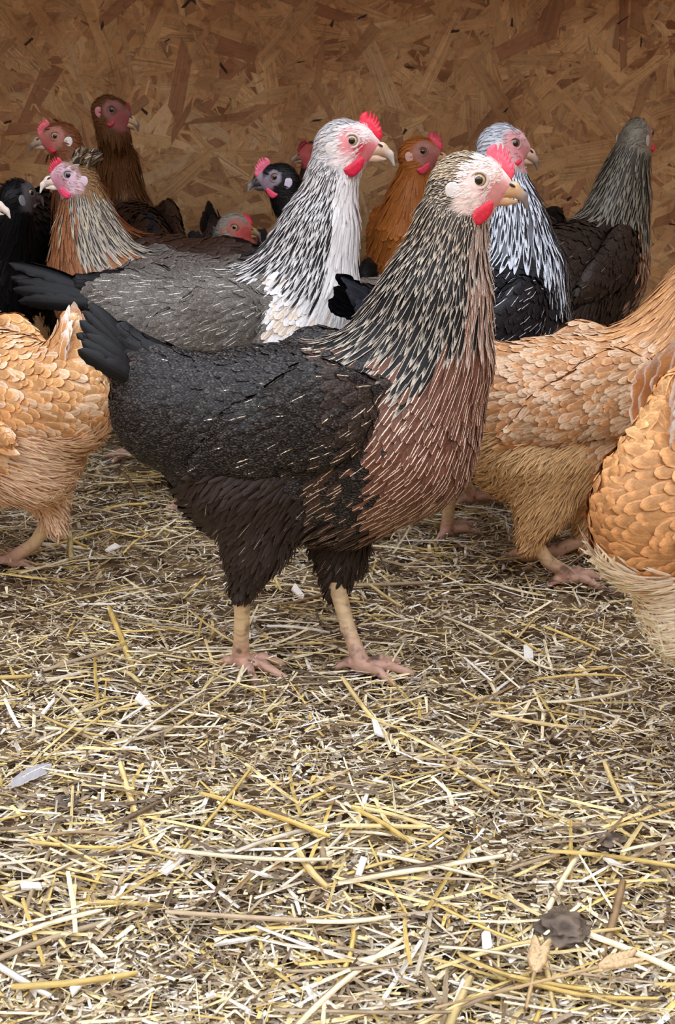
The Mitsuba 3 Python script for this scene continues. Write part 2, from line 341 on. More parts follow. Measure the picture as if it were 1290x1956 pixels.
# ------------------------------------------------------------------ hens
MAIN_Y, S0 = 0.93, 2450.0
X0 = at_y(560, 900, MAIN_Y)[0]
def K(u, v, y=0.0):
    p = at_y(u, v, MAIN_Y + y); return np.array([p[0] - X0, y, p[2]])
R = lambda r: r / S0
SK = K(895, 347)
# (region, a, b, ra, rb, squeeze, neck share of a and b)
TORSO = [
    ('rump', K(330, 790), K(520, 830), R(110), R(160), .80, 0, 0),
    ('body', K(520, 830), K(735, 818), R(160), R(176), .78, 0, 0),
    ('breast', K(735, 818), K(822, 690), R(176), R(100), .80, 0, .12),
    ('tail', K(310, 745), K(215, 668), R(72), R(28), .5, 0, 0),
    ('neck', K(822, 690), K(845, 560), R(100), R(72), .88, .12, .5),
    ('neck', K(845, 560), K(862, 430), R(72), R(47), .92, .5, .86),
    ('neck', K(862, 430), K(888, 355), R(47), R(44), .92, .86, 1),
    ('cape', K(690, 712), K(802, 545), R(56), R(46), .9, .04, .46),
    ('belly', K(452, 926), K(648, 930), R(110), R(116), .74, 0, 0),
    ('thigh', K(482, 940, -.036), K(492, 1040, -.034), R(104), R(52), .62, 0, 0),
    ('thigh', K(490, 1045, -.034), K(464, 1128, -.03), R(46), R(23), .8, 0, 0),
    ('thigh', K(640, 965, .034), K(652, 1060, .03), R(88), R(45), .62, 0, 0),
    ('thigh', K(652, 1060, .03), K(641, 1132, .026), R(45), R(20), .7, 0, 0),
]
FLOW = {'rump': (-1, 0, -.12), 'body': (-1, 0, -.22), 'breast': (-.42, 0, -.9), 'tail': None, 'neck': None, 'cape': None, 'belly': (-.8, 0, -.5), 'thigh': (-.45, 0, -.9)}
HEAD = [((0, 0, 0), (.010, 0, .001), .0205, .0165, .80), ((.006, 0, -.002), (.0255, 0, -.0025), .0150, .0070, .66), ((.002, 0, -.013), (.015, 0, -.0120), .0140, .0070, .72), ((-.010, 0, -.004), (-.004, 0, -.02), .0175, .0165, .85)]
def hpx(u, v): q = K(u, v) - SK; return q[0], q[2]

def plate(poly, thick, h, edge):
    """A lobed fleshy plate from an outline in the head's x-z plane."""
    import shapely
    poly = np.asarray(poly); g = shapely.Polygon(poly).buffer(0)
    lo, hi = poly.min(0) - 2.5 * h, poly.max(0) + 2.5 * h
    ring = g.exterior
    def f(P):
        pts = shapely.points(P[:, 0], P[:, 2])
        d = shapely.distance(ring, pts); inside = shapely.contains_xy(g, P[:, 0], P[:, 2])
        d = np.where(inside, d, -d)
        return np.abs(P[:, 1]) - thick * np.sqrt(np.clip(d, 0, edge) / edge) + np.where(inside, 0, -d) - 0.0001
    return surface_nets(f, np.array([lo[0], -thick - 2.5 * h, lo[1]]), np.array([hi[0], thick + 2.5 * h, hi[1]]), h, newton=1)
COMB = [hpx(*p) for p in [(930, 298), (931, 287), (937, 279), (946, 275), (950, 276), (951.5, 290), (957.5, 272), (960, 276), (959.5, 293), (966, 278), (968, 282), (966, 298), (972, 285), (974, 289), (971, 304), (977, 296), (978.5, 300), (975.5, 312), (981.5, 309), (982, 322), (984, 331), (980, 340), (970, 345), (958, 338), (947, 322), (938, 309)]]
WATTLE = [hpx(*p) for p in [(890, 405), (896, 414), (905, 422), (916, 424), (926, 418), (936, 408), (943, 395), (945, 382), (938, 376), (924, 384), (908, 396)]]
PL = {'comb': plate(COMB, .0022, .0006, .0026), 'wattle': plate(WATTLE, .0016, .0009, .003)}
ICO = trimesh.creation.icosphere(3); ICO2 = trimesh.creation.icosphere(2)
TOR = trimesh.creation.torus(1.0, 0.2, 28, 10)

SHAPES = {'round': [.42, .85, 1.0, .78, .18], 'point': [.55, 1.0, .84, .44, .03], 'down': [.5, .8, .9, .6, .1]}
VROW = np.array([0, .28, .62, .88, 1.0])

def hen(name, spec, colour, label, group=None):
    s = spec.get('s', 1.0); hs = spec.get('hs', 1.0); hd = math.radians(spec.get('yaw', 0.0)); C = np.array([*spec['at'], spec.get('lift', 0.0)])
    RW = rotz(hd); res = spec.get('res', .005); dens = spec.get('dens', 1.0); fs = spec.get('fs', 1.0)
    rng = np.random.default_rng(spec.get('seed', sum(map(ord, label))))
    toW = lambda P: (np.asarray(P) * s) @ RW.T + C
    # head place and pose in the hen's own frame
    if 'head' in spec:
        u, v, hy = spec['head']; p = at_y(u, v, hy); h = ((p - C) @ RW) / s
    else:
        h = np.array(spec.get('hpos', SK), float)
    dlt = h - SK
    hyaw = math.radians(spec.get('hyaw', math.degrees(hd))) - hd; hp = math.radians(spec.get('hpitch', 0))
    RH = rotz(hyaw) @ roty(hp)
    toH = lambda P: ((P - h) @ RH) / hs
    fromH = lambda Q: (np.asarray(Q) * hs) @ RH.T + h
    prims = []
    tw = spec.get('tail_up', 0.0)
    for (rg, a, b, ra, rb, wy, sa, sb) in TORSO:
        a, b = a.copy(), b.copy()
        if rg == 'tail': b = a + roty(tw) @ (b - a)
        if sa: a += dlt * sa
        if sb: b += dlt * sb
        prims.append((rg, a, b, ra, rb, wy))
    NB = len(prims)
    def dists(P):
        D = [cone(P, a, b, ra, rb, wy) for (rg, a, b, ra, rb, wy) in prims]
        Q = toH(P)
        D += [cone(Q, a, b, ra, rb, wy) * hs for (a, b, ra, rb, wy) in HEAD]
        return D
    def sdf(P):
        D = dists(P); d = D[0]
        for i, q in enumerate(D[1:], 1):
            rgn = prims[i][0] if i < NB else 'head'
            d = smin(d, q, {'thigh': .022, 'head': .010, 'neck': .03, 'tail': .03, 'cape': .03}.get(rgn, .03))
        return d
    # wings: flattened shells against the flanks
    wsh = [(K(722, 775, -.06), K(615, 795, -.06), R(42), R(90)), (K(615, 795, -.06), K(480, 845, -.06), R(92), R(60)), (K(480, 845, -.06), K(378, 892, -.055), R(60), R(15))]
    def wing_sdf(side):
        def f(P):
            d = None
            for (a, b, ra, rb) in wsh:
                a2, b2 = a.copy(), b.copy()
                a2[1] = side * (.059 if a[0] < .05 else .045); b2[1] = side * (.059 if rb > R(30) else .052)
                q = cone(P, a2, b2, ra, rb, .40)
                d = q if d is None else smin(d, q, .02)
            return d
        return f
    allp = np.array([p for q in prims for p in (q[1], q[2])]); pad = .085
    lo, hi = np.minimum(allp.min(0) - pad, h - .05 * hs), np.maximum(allp.max(0) + pad, h + .05 * hs)
    lo[2] = max(lo[2], .03)
    V, Fc = surface_nets(sdf, lo, hi, res)

    thing = key_for(name); labels[thing] = {'label': label, 'category': 'hen'}
    if group: labels[thing]['group'] = group
    # what a point on the bird is: region, face mask, height along the neck
    neck_lo, neck_hi = prims[4][1], h
    def about(P, N, wing=False):
        Q = toH(P)
        face = smooth01(-.013, -.006, Q[:, 0] - .25 * np.clip(Q[:, 2] - .0, -.02, .02)) * smooth01(.0175, .0125, Q[:, 2] - .15 * Q[:, 0]) * smooth01(-.025, -.019, Q[:, 2] + .30 * np.clip(Q[:, 0], -1, .012)) * (np.linalg.norm(Q, axis=1) < .045)
        D = np.stack(dists(P)[:NB], 1)
        rgi = D.argmin(1)
        rg = np.array([q[0] for q in prims])[rgi]
        ax = h - neck_lo
        t = np.clip(((P - neck_lo) @ ax) / (ax @ ax), -1, 1.2)
        if 'face_r' in spec:
            se = np.array([.020, -.009]); tt_ = np.clip(((Q[:, 0] - .0058) * .0142 - (Q[:, 2] - .0026) * .0116) / (.0142 ** 2 + .0116 ** 2), 0, 1)
            dl = np.hypot(Q[:, 0] - .0058 - .0142 * tt_, Q[:, 2] - .0026 + .0116 * tt_); face = face * np.maximum(smooth01(spec['face_r'], spec['face_r'] * .75, dl), smooth01(.021, .024, Q[:, 0]))
        rg = np.array([q[0] for q in prims])[rgi]
        if spec.get('fluff'): rg = np.where((rg == 'rump') & (P[:, 2] < .20), 'belly', rg)
        return dict(P=P, N=N, Q=Q, face=face, rg=rg, rgi=rgi, D=D, t=t, rng=rng, wing=wing, n=len(P))
    def flow(P, c):
        w = np.exp(-(c['D'] - c['D'].min(1, keepdims=True)) / .012)
        Fl = np.zeros_like(P)
        for i, (rg, a, b, ra, rb, wy) in enumerate(prims):
            f = FLOW[rg]
            if rg == 'tail': f = unit(b - a)
            elif rg in ('neck', 'cape'): f = unit(a - b) + np.array([-.12, 0, 0])
            Fl += w[:, i:i + 1] * unit(np.array(f, float))
        hd_ = np.linalg.norm(c['Q'], axis=1) < .03
        Fl[hd_] = unit(RH @ np.array([-1, 0, -.25]))
        return Fl
    g, _ = grad(sdf, V)
    cb = about(V, g)
    vc = 0
    for _ in range(6):
        fr = colour(cb); e_ = (.5 * np.clip(fr['ew'], 0, 1))[:, None]; vc = vc + (fr['base'] * (1 - e_) + fr['edge'] * e_) / 6
    fc = spec.get('face', (235, 205, 200)); fcol = lin(fc)
    nzv = meshkit.fbm(cb['Q'] * 260, 3)
    red = lin(spec.get('face_red', (215, 100, 105)))
    rmask = smooth01(.017, .009, np.hypot(cb['Q'][:, 0] - .021, cb['Q'][:, 2] + .010)) * .8 + spec.get('eye_red', .0) * smooth01(.017, .007, np.hypot(cb['Q'][:, 0] - .004, cb['Q'][:, 2] - .001))
    rmask = np.clip(rmask, 0, 1) * spec.get('red', .6)
    fv = (fcol * (1 - rmask[:, None]) + red * rmask[:, None]) * (.72 + .5 * nzv)[:, None]
    vc = vc * (1 - cb['face'][:, None]) + fv * cb['face'][:, None]
    add('body', mikit.ply((toW(V), Fc), 'mat_skin', smooth=True, color=np.clip(vc, 0, 1)), thing)

    def plumage(f, V, Fc, wing, keep=None, singles=0):
        tri = V[Fc]; area = np.linalg.norm(np.cross(tri[:, 1] - tri[:, 0], tri[:, 2] - tri[:, 0]), axis=1) / 2
        n0 = int(area.sum() * s * s * 230000 * dens)
        fi = rng.choice(len(Fc), n0, p=area / area.sum())
        b = rng.random((n0, 2)); fl = b.sum(1) > 1; b[fl] = 1 - b[fl]
        P = tri[fi, 0] + (tri[fi, 1] - tri[fi, 0]) * b[:, :1] + (tri[fi, 2] - tri[fi, 0]) * b[:, 1:]
        N, _ = grad(f, P)
        c = about(P, N, wing)
        rg = c['rg'] if not wing else np.full(n0, 'wing')
        t = np.clip(c['t'], 0, 1)
        neck = np.isin(rg, ['neck', 'cape'])
        zz = P[:, 2]; L = np.select([neck, rg == 'breast', rg == 'wing', rg == 'thigh', rg == 'tail', rg == 'belly'], [.047 - .034 * t, .021, .020, .009 + .011 * smooth01(.07, .15, zz), .026, .021], .019)
        W = np.select([neck, rg == 'breast', rg == 'wing', rg == 'thigh', rg == 'tail', rg == 'belly'], [.0062 - .0036 * t, .0088, .0088, .0040, .008, .0048], .0088)
        hdz = np.linalg.norm(c['Q'], axis=1) < .034 * hs
        L = np.where(hdz, .008, L); W = np.where(hdz, .0024, W)
        L, W = L * fs * rng.uniform(.85, 1.15, n0), W * fs * rng.uniform(.85, 1.15, n0)
        down = np.isin(rg, ['thigh', 'belly'])
        fl_ = spec.get('fluff', 0)
        if fl_: L = np.where(down, L * 1.25, L); W = np.where(down, W * .45, W)
        rad = W * np.where(neck, .88, np.where(down, .80, .47)) / math.sqrt(dens)
        ok = (c['face'] < .35) & (P[:, 2] > .03)
        if keep is not None: ok &= keep(P)
        pri = rng.random(n0)
        tree = cKDTree(P)
        i, j = tree.query_pairs(float(rad.max()), output_type='ndarray').T
        dd = np.linalg.norm(P[i] - P[j], axis=1) < np.minimum(rad[i], rad[j])
        i, j = i[dd & ok[i] & ok[j]], j[dd & ok[i] & ok[j]]
        ok[np.where(pri[i] < pri[j], i, j)] = False
        sel = np.flatnonzero(ok)
        c = {k: (v[sel] if isinstance(v, np.ndarray) else v) for k, v in c.items()}; c['n'] = len(sel)
        P, N, L, W, rg, neck, down, hdz = P[sel], N[sel], L[sel], W[sel], rg[sel], neck[sel], down[sel], hdz[sel]
        Fl = flow(P, c)
        if wing: Fl = np.tile(unit(np.array([-1, 0, -.42])), (len(P), 1))
        else: Fl = Fl + np.array([.25, 0, -.55]) * (smooth01(.02, .08, P[:, 0]) * (rg == 'body'))[:, None]
        Fl = Fl + rng.normal(0, .10 if not fl_ else .16, Fl.shape) + (rng.normal(0, .25, Fl.shape) * down[:, None])
        Fl = Fl - N * np.sum(Fl * N, 1, keepdims=True); Tn = unit(Fl)
        cp = colour(c)
        lift = np.select([neck, down], [.0032, .006 if fl_ else .0042], .0024) * rng.uniform(.5, 1.5, len(P)) * fs
        lift = np.where(hdz, .0015, lift)
        prof = np.where(neck[:, None], SHAPES['point'], np.where(down[:, None], SHAPES['down'], SHAPES['round']))
        Vs = np.zeros((len(P), 5, 3, 3)); Q = P - Tn * (L * .15)[:, None]
        for k in range(5):
            step = 0 if k == 0 else (VROW[k] - VROW[k - 1])
            Q = Q + Tn * (L * step)[:, None]
            n_, d = grad(f, Q)
            Q = Q - n_ * np.clip(d - (.0006 + lift * VROW[k]), -.012, .012)[:, None]
            wd = unit(np.cross(n_, Tn)); Tn = unit(np.cross(wd, n_))
            hw = (W / 2 * prof[:, k])[:, None]
            Vs[:, k, 0], Vs[:, k, 1], Vs[:, k, 2] = Q - wd * hw - n_ * hw * .28, Q, Q + wd * hw - n_ * hw * .28
        rows = np.hstack([np.clip(cp['base'], 0, 1), np.clip(cp['edge'], 0, 1), np.clip(cp['shaft'], 0, 1), cp['ew'][:, None], cp['sw'][:, None], cp['pep'][:, None], np.zeros((len(P), 1))])
        idx = FT.take(rows)
        uu = np.tile(np.array([0, .5, 1.0]), (5, 1)).reshape(1, 15).repeat(len(P), 0); vv = np.repeat(VROW, 3).reshape(1, 15).repeat(len(P), 0)
        uv = pack(idx, uu, vv)
        FF = []
        for k in range(4):
            for q in range(2):
                a = k * 3 + q; FF += [[a, a + 1, a + 4], [a, a + 4, a + 3]]
        FF = np.array(FF)
        Wd = toW(Vs.reshape(-1, 3)).reshape(-1, 15, 3)
        if singles:
            mid = Wd[:, 7]; cam = np.array([0, 0, CAM_H]) - mid
            facing = np.sum(unit(cam) * (N @ RW.T), 1)
            size = L * W * np.clip(facing, 0, 1) * (neck | (rg == 'breast'))
            pick = np.argsort(-size)[:singles]
            nm = np.array(['hackle_feather' if k_ else 'breast_feather' for k_ in neck])
            for p_ in pick: add(nm[p_], mikit.ply((Wd[p_], FF), 'mat_feather', uv=uv[p_], smooth=True), thing)
            rest = np.ones(len(P), bool); rest[pick] = False; Wd, uv = Wd[rest], uv[rest]
        m, u = join(Wd, uv, FF)
        return mikit.ply(m, 'mat_feather', uv=u, smooth=True)

    wl = {}
    for side in (-1, 1): wl[side] = wing_sdf(side)
    keep = lambda P: np.minimum(wl[-1](P), wl[1](P)) > -.002
    add('plumage', plumage(sdf, V, Fc, False, keep, spec.get('singles', 0)), thing, kind='stuff', **({'label': spec['plume']} if 'plume' in spec else {}))
    for side in (-1, 1):
        f = wl[side]
        Vw, Fw = surface_nets(f, np.array([-.12, side * .045 - .04, .10]), np.array([.16, side * .045 + .04, .31]), max(res, .004))
        gw, _ = grad(f, Vw); cw = about(Vw, gw, True); cc = colour(cw)
        wk = add('wing', mikit.ply((toW(Vw), Fw), 'mat_skin', smooth=True, color=np.clip(sum(colour(cw)['base'] for _ in range(6)) / 6, 0, 1)), thing)
        outer = lambda P, sd=side: (P[:, 1] * sd > .035)
        add('covert_feathers', plumage(f, Vw, Fw, True, outer), wk, kind='stuff')
        # flight feathers folded along the lower rear edge of the wing
        for k in range(spec.get('flights', 5)):
            a = K(560 - 12 * k, 878 - 9 * k, -(.066 - .0025 * k)); b = K(345 + 8 * k, 905 - 18 * k, -(.050 - .002 * k)); a[1] *= -side; b[1] *= -side
            blade('flight_feather', a, b, .014, np.array([0, side, .25]), wk, spec.get('flight_tone', spec['tail_tone']), toW, rng, fs=1.0, bow=.002)
    # tail fan
    nt = spec.get('tail_n', 12)
    ta, tb = prims[3][1], prims[3][2]; td = unit(tb - ta)
    for k in range(nt):
        fside = ((k + .5) / nt - .5) * 2
        r0 = ta + td * .02 + np.array([0, fside * .011, -.012 + .010 * (1 - abs(fside))])
        ang = tw + spec.get('tail_fan', .28) * (abs(fside) ** .8) * -1 + .10 + rng.normal(0, .05)
        d3 = roty(ang - tw) @ td; d3 = unit(d3 + np.array([0, fside * spec.get('tail_spread', .18), 0]))
        ln = spec.get('tail_len', .085) * (1 - .22 * abs(fside)) * rng.uniform(.93, 1.05)
        blade('tail_feather', r0, r0 + d3 * ln, spec.get('tail_w', .020), np.array([.1, fside + (.15 if fside > 0 else -.15), .25]), thing, spec['tail_tone'], toW, rng, bow=.006)
    # head furniture
    cm = spec.get('comb', 1.0)
    cc = lin(spec.get('comb_tone', (225, 72, 92)))
    def flesh(VF, tone, name, place, parent=thing, mat='mat_comb', var=.35):
        v, f = VF; nz = meshkit.fbm(v * 500, 3); col = tone * (1 - var + 2 * var * nz)[:, None]
        return add(name, mikit.ply((toW(fromH(place(v))), f), mat, smooth=True, color=np.clip(col, 0, 1)), parent)
    if cm > 0:
        anchor = np.array([.022, 0, .010])
        flesh(PL['comb'], cc, 'comb', lambda v: (v - anchor) * np.array([cm, 1, cm]) + anchor + np.array([0, 0, (cm - 1) * .006]) + np.stack([0 * v[:, 0], .9 * np.clip(v[:, 2] - .01, 0, 1) * .2, 0 * v[:, 0]], 1))
    wm = spec.get('wattle', 1.0); wa = np.array([.012, 0, -.012]); 
    def on_face(x, z, sd):
        ys = np.linspace(.004, .03, 200); P = fromH(np.stack([np.full(200, x), sd * ys, np.full(200, z)], 1)); d = sdf(P)
        return ys[np.argmax(d > 0)]
    if wm > 0:
        for sd in (-1, 1):
            yw = on_face(.002, -.013, sd)
            flesh(PL['wattle'], lin(spec.get('wattle_tone', (200, 45, 62))), 'wattle', lambda v: (v - wa) * np.array([wm, 1, wm]) + wa + np.stack([.0025 * (sd > 0) - .0028 + 0 * v[:, 0], sd * (yw + .0004 + .02 * np.clip(-.016 - v[:, 2], 0, 1)) , 0 * v[:, 0]], 1))
    for sd in (-1, 1):
        y = on_face(-.0122, -.0055, sd)
        lobe = ICO.copy(); lobe.vertices *= np.array([.0066, .0010, .0072]) * spec.get('lobe', 1.0)
        lv = lobe.vertices.copy(); lv[:, 2] -= .25 * lv[:, 0]
        flesh((lv, lobe.faces), lin(spec.get('lobe_tone', (224, 220, 216))), 'ear_lobe', lambda v: v + np.array([-.0122, sd * y, -.0055]), var=.15)
        ex, ez = .0058, .0026; y = on_face(ex, ez, sd); yc = y - .0040
        es = spec.get('eye', 1.0)
        ev = ICO.vertices * np.array([.0061, .0060, .0059]) * es
        rr = np.hypot(ICO.vertices[:, 0], ICO.vertices[:, 2])
        iris = lin(spec.get('iris', (190, 168, 128)))
        ecol = np.where((rr < .80)[:, None], iris * (.75 + .3 * meshkit.noise(ICO.vertices * 14))[:, None], lin(45, 36, 30))
        ek = add('eye', mikit.ply((toW(fromH(ev + [ex, sd * yc, ez])), ICO.faces), 'mat_eye', smooth=True, color=ecol), thing)
        pv = ICO2.vertices * np.array([.0030, .0014, .0030]) * es
        add('pupil', mikit.ply((toW(fromH(pv + [ex, sd * (yc + .0052 * es), ez])), ICO2.faces), 'mat_eye', smooth=True, color=np.tile(lin(8, 7, 7), (len(pv), 1))), ek)
        tv = TOR.vertices @ np.array([[1, 0, 0], [0, 0, 1], [0, 1, 0.0]]) * np.array([.0067, .007, .0061]) * es
        flesh((tv, TOR.faces[:, ::-1]), lin(spec.get('lid', fc)) * .8, 'eyelid', lambda v: v + np.array([ex, sd * (y - .0003), ez]), var=.2, mat='mat_skin')
    def beak(chain, name, nostr=False):
        def f(P):
            d = None
            for (a, b, ra, rb) in chain:
                q = cone(P, (a[0], 0, a[1]), (b[0], 0, b[1]), ra, rb, .74); d = q if d is None else smin(d, q, .002)
            return d
        pts = np.array([p for q in chain for p in q[:2]])
        v, fcs = surface_nets(f, np.array([pts[:, 0].min() - .011, -.011, pts[:, 1].min() - .011]), np.array([pts[:, 0].max() + .008, .011, pts[:, 1].max() + .011]), .0011 if res < .0045 else .0018)
        b0, b1 = lin(spec.get('beak', (222, 190, 150))), lin(spec.get('beak_tip', (120, 108, 100)))
        tt = smooth01(.034, .045, v[:, 0] - .25 * (v[:, 2] + .01))[:, None]
        base = fcol * .55 + b0 * .45
        bb = smooth01(.021, .028, v[:, 0] - .9 * np.clip(v[:, 2] + .0075, -.006, .006))[:, None]
        return add(name, mikit.ply((toW(fromH(v)), fcs), 'mat_beak', smooth=True, color=np.clip((base * (1 - bb) + b0 * bb) * (1 - tt) + b1 * tt, 0, 1)), thing)
    up = beak([((.018, -.0058), (.0335, -.0056), .0078, .0056), ((.0335, -.0056), (.0415, -.0108), .0056, .0034), ((.0415, -.0108), (.0458, -.0208), .0034, .0008)], 'upper_beak')
    for sd in (-1, 1):
        nv = ICO2.vertices * np.array([.0026, .0008, .0010]) @ roty(.5).T
        add('nostril', mikit.ply((toW(fromH(nv + [.0325, sd * .0050, -.0022])), ICO2.faces), 'mat_skin', smooth=True, color=np.tile(lin(70, 45, 40), (len(nv), 1))), up)
    beak([((.013, -.0125), (.029, -.0140), .0062, .0034), ((.029, -.0140), (.0375, -.0150), .0034, .0010)], 'lower_beak')
    # short bristles of the face, or the tall crest
    def tufts(nm, Pq, Dq, L, W, tones, shape='point', curl=0.0):
        n = len(Pq); Nq = unit(Pq * np.array([1, 1.5, 1]))
        wd = unit(np.cross(Nq, Dq)); Vs = np.zeros((n, 5, 3, 3)); pr = np.array(SHAPES[shape])
        for k in range(5):
            t = VROW[k]
            q = Pq + Dq * (L * t)[:, None] + Nq * (.0006 + .0006 * t) + np.array([-1, 0, -1.0]) * (curl * L * t * t)[:, None]
            hw = (W / 2 * pr[k])[:, None]; Vs[:, k, 0], Vs[:, k, 1], Vs[:, k, 2] = q - wd * hw, q + Nq * hw * .3, q + wd * hw
        tn = lin(np.array(tones)[rng.integers(len(tones), size=n)] * rng.uniform(.9, 1.08, (n, 1)).clip(0, 1.2))
        tn = np.clip(tn, 0, .95)
        idx = FT.take(np.hstack([tn, tn, tn * .8, np.zeros((n, 1)), np.full((n, 1), .08), np.zeros((n, 1)), np.zeros((n, 1))]))
        uv = pack(idx, np.tile([0, .5, 1.0], 5)[None].repeat(n, 0), np.repeat(VROW, 3)[None].repeat(n, 0))
        FF = np.array([x for k in range(4) for q in range(2) for a in [k * 3 + q] for x in ([a, a + 1, a + 4], [a, a + 4, a + 3])])
        Wd = toW(fromH(Vs.reshape(-1, 3))).reshape(-1, 15, 3)
        m, u = join(Wd, uv, FF)
        add(nm, mikit.ply(m, 'mat_feather', uv=u, smooth=True), thing, kind='stuff')
    if spec.get('bristle'):
        n = spec.get('bristle_n', 900); fm = np.flatnonzero((cb['face'] > .5)); 
        i = rng.choice(fm, n); Pq = cb['Q'][i] + rng.normal(0, .0009, (n, 3)); Pq[:, 1] *= 1.0
        far = (np.hypot(Pq[:, 0] - .0058, Pq[:, 2] - .0026) > .0085) & (np.hypot(Pq[:, 0] - .024, Pq[:, 2] + .008) > .0095) & (Pq[:, 0] < .024)
        Pq = Pq[far]; Nq = unit((g[i][far]) @ RH)
        d_ = sdf(fromH(Pq)); Pq = Pq - Nq * (d_ / hs)[:, None]
        Dq = np.tile(np.array([-1, 0, -.35]), (len(Pq), 1)) + rng.normal(0, .18, (len(Pq), 3)); Dq = unit(Dq - Nq * np.sum(Dq * Nq, 1, keepdims=True) + Nq * .12)
        tufts('face_bristles', Pq, Dq, rng.uniform(.003, .0055, len(Pq)), np.full(len(Pq), .0008), spec['bristle'])
    if spec.get('crest'):
        n = 340; a = rng.uniform(-.014, .010, n); b = rng.normal(0, .006, n)
        Pq = np.stack([a - .006, b, .0165 - 8 * (a + .002) ** 2 * 8], 1)
        Dq = unit(np.stack([rng.normal(-.35, .4, n), b * 45 + rng.normal(0, .3, n), np.full(n, 1.2)], 1))
        tufts('crest', Pq, Dq, rng.uniform(.014, .027, n), np.full(n, .005), spec['crest'], curl=.22)
    # legs: hock to toes as one mesh, claws on it
    for q, (hk, side) in enumerate(((prims[10][2], -1), (prims[12][2], 1))):
        ft = spec.get('feet', DEFAULT_FEET)[q]
        ftp = np.array([ft[0], ft[1], ft[2]])
        yaw_t = ft[3] if len(ft) > 3 else 0.0
        segs = [(hk + np.array([0, 0, .012]), hk + (ftp - hk) * .5, .0078, .0062), (hk + (ftp - hk) * .5, ftp + [0, 0, .004], .0062, .0074)]
        claws = []
        for (an, ln, rr) in ((0, .046, .0041), (.62, .038, .0038), (-.62, .038, .0038), (math.pi - .25 * side, .022, .0036)):
            d = np.array([math.cos(an + yaw_t), math.sin(an + yaw_t), 0])
            p0 = ftp.copy(); p1 = ftp + d * ln * .5 + [0, 0, -.001 + .003 * (abs(an) < 3)]; p2 = ftp + d * ln + [0, 0, -.0055]
            segs += [(p0, p1, .0056, rr), (p1, p2, rr, rr * .72)]
            claws.append((p2 + [0, 0, .0008], p2 + d * .010 + [0, 0, -.002], rr * .62))
        def f(P):
            d = None
            for (a, b, ra, rb) in segs:
                x = cone(P, a, b, ra, rb); d = x if d is None else smin(d, x, .003)
            return d
        pts = np.array([p for x in segs for p in x[:2]])
        v, fcs = surface_nets(f, pts.min(0) - .011, pts.max(0) + .011, .0022 if res < .0045 else .0036)
        lk = add('leg', mikit.ply((toW(v), fcs), 'mat_leg', smooth=True), thing)
        for (a, b, r_) in claws:
            v, fcs = cone_mesh(a, b, r_, .0005)
            add('claw', mikit.ply((toW(v), fcs), 'mat_beak', smooth=True, color=np.tile(lin(96, 84, 76), (len(v), 1))), lk)
    return thing

def smooth01(a, b, x):
    t = np.clip((x - a) / (b - a), 0, 1); return t * t * (3 - 2 * t)
def cone_mesh(a, b, ra, rb, n=8):
    a, b = np.asarray(a, float), np.asarray(b, float); d = unit(b - a); e = unit(np.cross(d, [.3, .5, .8])); g = np.cross(d, e)
    an = np.arange(n) * 2 * math.pi / n; ring = np.cos(an)[:, None] * e + np.sin(an)[:, None] * g
    v = np.vstack([a + ring * ra, (a + b) / 2 + ring * (ra * .7), b + ring * rb, b[None], a[None]])
    f = []
    for k in range(2):
        for i in range(n):
            j = (i + 1) % n; f += [[k * n + i, k * n + j, (k + 1) * n + j], [k * n + i, (k + 1) * n + j, (k + 1) * n + i]]
    for i in range(n): f += [[2 * n + i, 2 * n + (i + 1) % n, 3 * n], [(i + 1) % n, i, 3 * n + 1]]
    return v, np.array(f)
def blade(name, a, b, width, nrm, parent, tone, toW, rng, fs=1.0, bow=.004):
    """One long vaned feather with a frayed edge, from root a to tip b."""
    a, b = np.asarray(a, float), np.asarray(b, float); d = unit(b - a); L = np.linalg.norm(b - a)
    nrm = unit(nrm - d * (nrm @ d)); w = np.cross(d, nrm); m = 22
    t = np.linspace(0, 1, m); pr = np.interp(t, [0, .15, .5, .8, .93, 1], [.25, .7, 1, .95, .6, .08])
    fray = 1 - np.abs(rng.normal(0, .17, (m, 2))) * np.linspace(.2, 1.3, m)[:, None]; c = a + d * (L * t)[:, None] + nrm * (bow * 4 * t * (1 - t))[:, None] - np.array([0, 0, 1]) * (.10 * L * t ** 2)[:, None] * .5
    hw = width / 2 * pr
    V = np.stack([c - w * (hw * fray[:, 0])[:, None] - nrm * (hw * .3)[:, None], c - w * (hw * .5)[:, None] - nrm * (hw * .06)[:, None], c, c + w * (hw * .5)[:, None] - nrm * (hw * .06)[:, None], c + w * (hw * fray[:, 1])[:, None] - nrm * (hw * .3)[:, None]], 1)
    base, edge, shaft = (lin(x) * rng.uniform(.85, 1.15) for x in tone[:3])
    ew = tone[3] if len(tone) > 3 else .15
    idx = FT.take(np.hstack([base, edge, shaft, [ew, .07, .15, 0]])[None])
    uv = pack(np.repeat(idx, 1), np.tile([0, .25, .5, .75, 1], m)[None], np.repeat(t, 5)[None])[0]
    F = [x for k in range(m - 1) for q in range(4) for e in [k * 5 + q] for x in ([e, e + 1, e + 6], [e, e + 6, e + 5])]
    return add(name, mikit.ply((toW(V.reshape(-1, 3)), np.array(F)), 'mat_feather', uv=uv, smooth=True), parent)

fL, fR = K(460, 1266, -.012), K(690, 1296, -.018)
DEFAULT_FEET = [(-.042, -.026, .012), (.052, .024, .012)]
MAIN_FEET = [(fL[0], -.012, .008, -.5), (fR[0], -.018, .006, -.1)]

